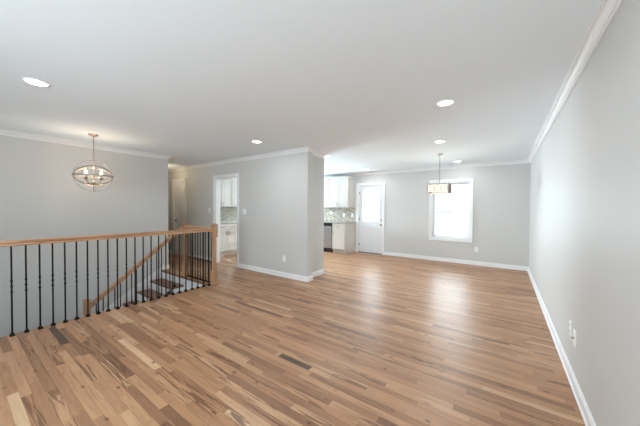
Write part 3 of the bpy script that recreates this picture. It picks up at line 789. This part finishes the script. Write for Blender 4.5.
# ------------------------------------------------------------------ square pendant
PX, PY, PS, PZ0, PZ1 = -1.065, 5.65, 0.192, 1.66, 1.845
pn = thing('square_pendant', (PX, PY, H), 'square patterned glowing drum pendant hanging in front of the far window', 'pendant light')
b = NB(); lathe(b, [(0.012, -0.03), (0.055, -0.018), (0.06, 0.0)], n=24); obj('canopy', b, 'nickel', pn, True)
b = NB(); lathe(b, [(0.006, PZ1 - H - 0.01), (0.006, -0.02)], n=8); obj('rod', b, 'nickel', pn, True)
z0, z1 = PZ0 - H, PZ1 - H
sh = NB(); s = PS - 0.006
for (x0, x1, y0, y1) in ((-s, s, -s, -s + .004), (-s, s, s - .004, s), (-s, -s + .004, -s, s), (s - .004, s, -s, s)):
    box(sh, x0, x1, y0, y1, z0 + 0.008, z1 - 0.008)
shade = obj('lamp_shade', sh, 'shade', pn)
lat = NB()
for zz in (z0, z1 - 0.014):
    for (x0, x1, y0, y1) in ((-PS, PS, -PS, -PS + .01), (-PS, PS, PS - .01, PS), (-PS, -PS + .01, -PS, PS), (PS - .01, PS, -PS, PS)):
        box(lat, x0, x1, y0, y1, zz, zz + 0.014)
for sx in (-1, 1):
    for sy in (-1, 1): box(lat, sx * PS - .006 * (1 + sx), sx * PS + .006 * (1 - sx), sy * PS - .006 * (1 + sy), sy * PS + .006 * (1 - sy), z0, z1)
box(lat, -PS, PS, -0.006, 0.006, z1 - 0.012, z1 - 0.002); box(lat, -0.006, 0.006, -PS, PS, z1 - 0.012, z1 - 0.002)
obj('frame', lat, 'champagne', pn)
pt = NB()                                          # curling lattice on the four faces
zc = (z0 + z1) / 2; hh = (z1 - z0) / 2 - 0.016
for face in range(4):
    rot = Matrix.Rotation(face * math.pi / 2, 3, 'Z')
    for k in range(3):
        cx = (k - 1) * 0.120
        for rx, rz in ((0.060, hh), (0.030, hh * 0.5)):
            tube(pt, [rot @ Vector((cx + rx * math.cos(a), -PS + 0.001, zc + rz * math.sin(a))) for a in [2 * math.pi * i / 20 for i in range(20)]], 0.0065, 6, True)
obj('lattice', pt, 'nickel', pn, True)
l = bpy.data.lights.new('pendant_lamp', 'POINT'); l.energy = 3; l.color = (1, 0.88, 0.72); l.shadow_soft_size = 0.05
o = bpy.data.objects.new('pendant_lamp', l); COL.objects.link(o); o.parent = pn; o.location = (0, 0, zc)

# ------------------------------------------------------------------ outside
g = struct(boxobj('ground', 'lawn', None, (-25, 20, YF + 2.6, 32, -0.6, -0.5)))
struct(boxobj('patio', 'concrete', None, (-6, 3, YF + T + 0.01, YF + 2.6, -0.6, -0.08)))
nh = thing('neighbour_house', (0, 0, 0), 'pale sided house standing outside the far window', 'house')
b = NB(); hx0, hx1, hy = -3.4, 6.0, 13.0
box(b, hx0, hx1, hy, hy + 6, -0.5, 4.4)
z = -0.45
while z < 4.3:
    vs = [b.verts.new(v) for v in ((hx0, hy - 0.022, z), (hx1, hy - 0.022, z), (hx1, hy - 0.002, z + 0.145), (hx0, hy - 0.002, z + 0.145), (hx0, hy, z), (hx1, hy, z))]
    b.faces.new(vs[:4]); b.faces.new((vs[0], vs[4], vs[5], vs[1])); z += 0.15
obj('wall', b, 'siding', nh)
b = NB(); pts = [(hy - 0.5, 4.35), (hy + 3, 6.4), (hy + 6.5, 4.35)]
va = [b.verts.new((hx0 - .4, p, q)) for p, q in pts]; vb = [b.verts.new((hx1 + .4, p, q)) for p, q in pts]
for i in range(3): b.faces.new((va[i], va[(i + 1) % 3], vb[(i + 1) % 3], vb[i]))
b.faces.new(va); b.faces.new(vb[::-1]); obj('roof', b, 'roof', nh)
for wx in (-2.3, 1.6):
    f = boxobj('window', 'vinyl', nh, (wx - 0.55, wx + 0.55, hy - 0.05, hy, 0.8, 2.3))
    boxobj('pane', 'darkglass', f, (wx - 0.45, wx + 0.45, hy - 0.055, hy - 0.04, 0.9, 2.2))
def tree(x, y, h, r, label):
    b = NB(); rnd = random.Random(int(x * 100)); pts = []
    for k in range(7): pts.append((x + rnd.uniform(-.06, .06) * k, y + rnd.uniform(-.05, .05) * k, -0.5 + h * k / 6))
    for i, (a, c) in enumerate(zip(pts, pts[1:])):
        d = Vector(c) - Vector(a); lathe(b, [(r * (1 - i / 7), 0), (r * (1 - (i + 1) / 7), d.length)], a, d, 8)
    for k in range(14):
        i = rnd.randint(2, 5); a = Vector(pts[i]); an = rnd.uniform(0, 6.28); L_ = rnd.uniform(0.8, 1.8)
        e = a + Vector((math.cos(an) * L_, math.sin(an) * L_, L_ * rnd.uniform(.5, 1.1)))
        m_ = (a + e) / 2 + Vector((0, 0, 0.12)); tube(b, [a, m_, e], r * 0.22, 5)
        for j in range(2):
            e2 = m_ + Vector((rnd.uniform(-.6, .6), rnd.uniform(-.6, .6), rnd.uniform(.3, .8))); tube(b, [m_, e2], r * 0.1, 4)
    tag(obj('bare_tree', b, 'bark'), label, 'tree', 'bare trees outside the back door')
tree(-6.3, 14.0, 6, 0.14, 'slim bare tree outside the back door, left of the glass centre')
tree(-9.0, 20.5, 7, 0.2, 'bare tree outside the back door, farthest back')
tree(-4.2, 10.6, 4.5, 0.07, 'thin bare tree outside the back door, right of the glass centre')
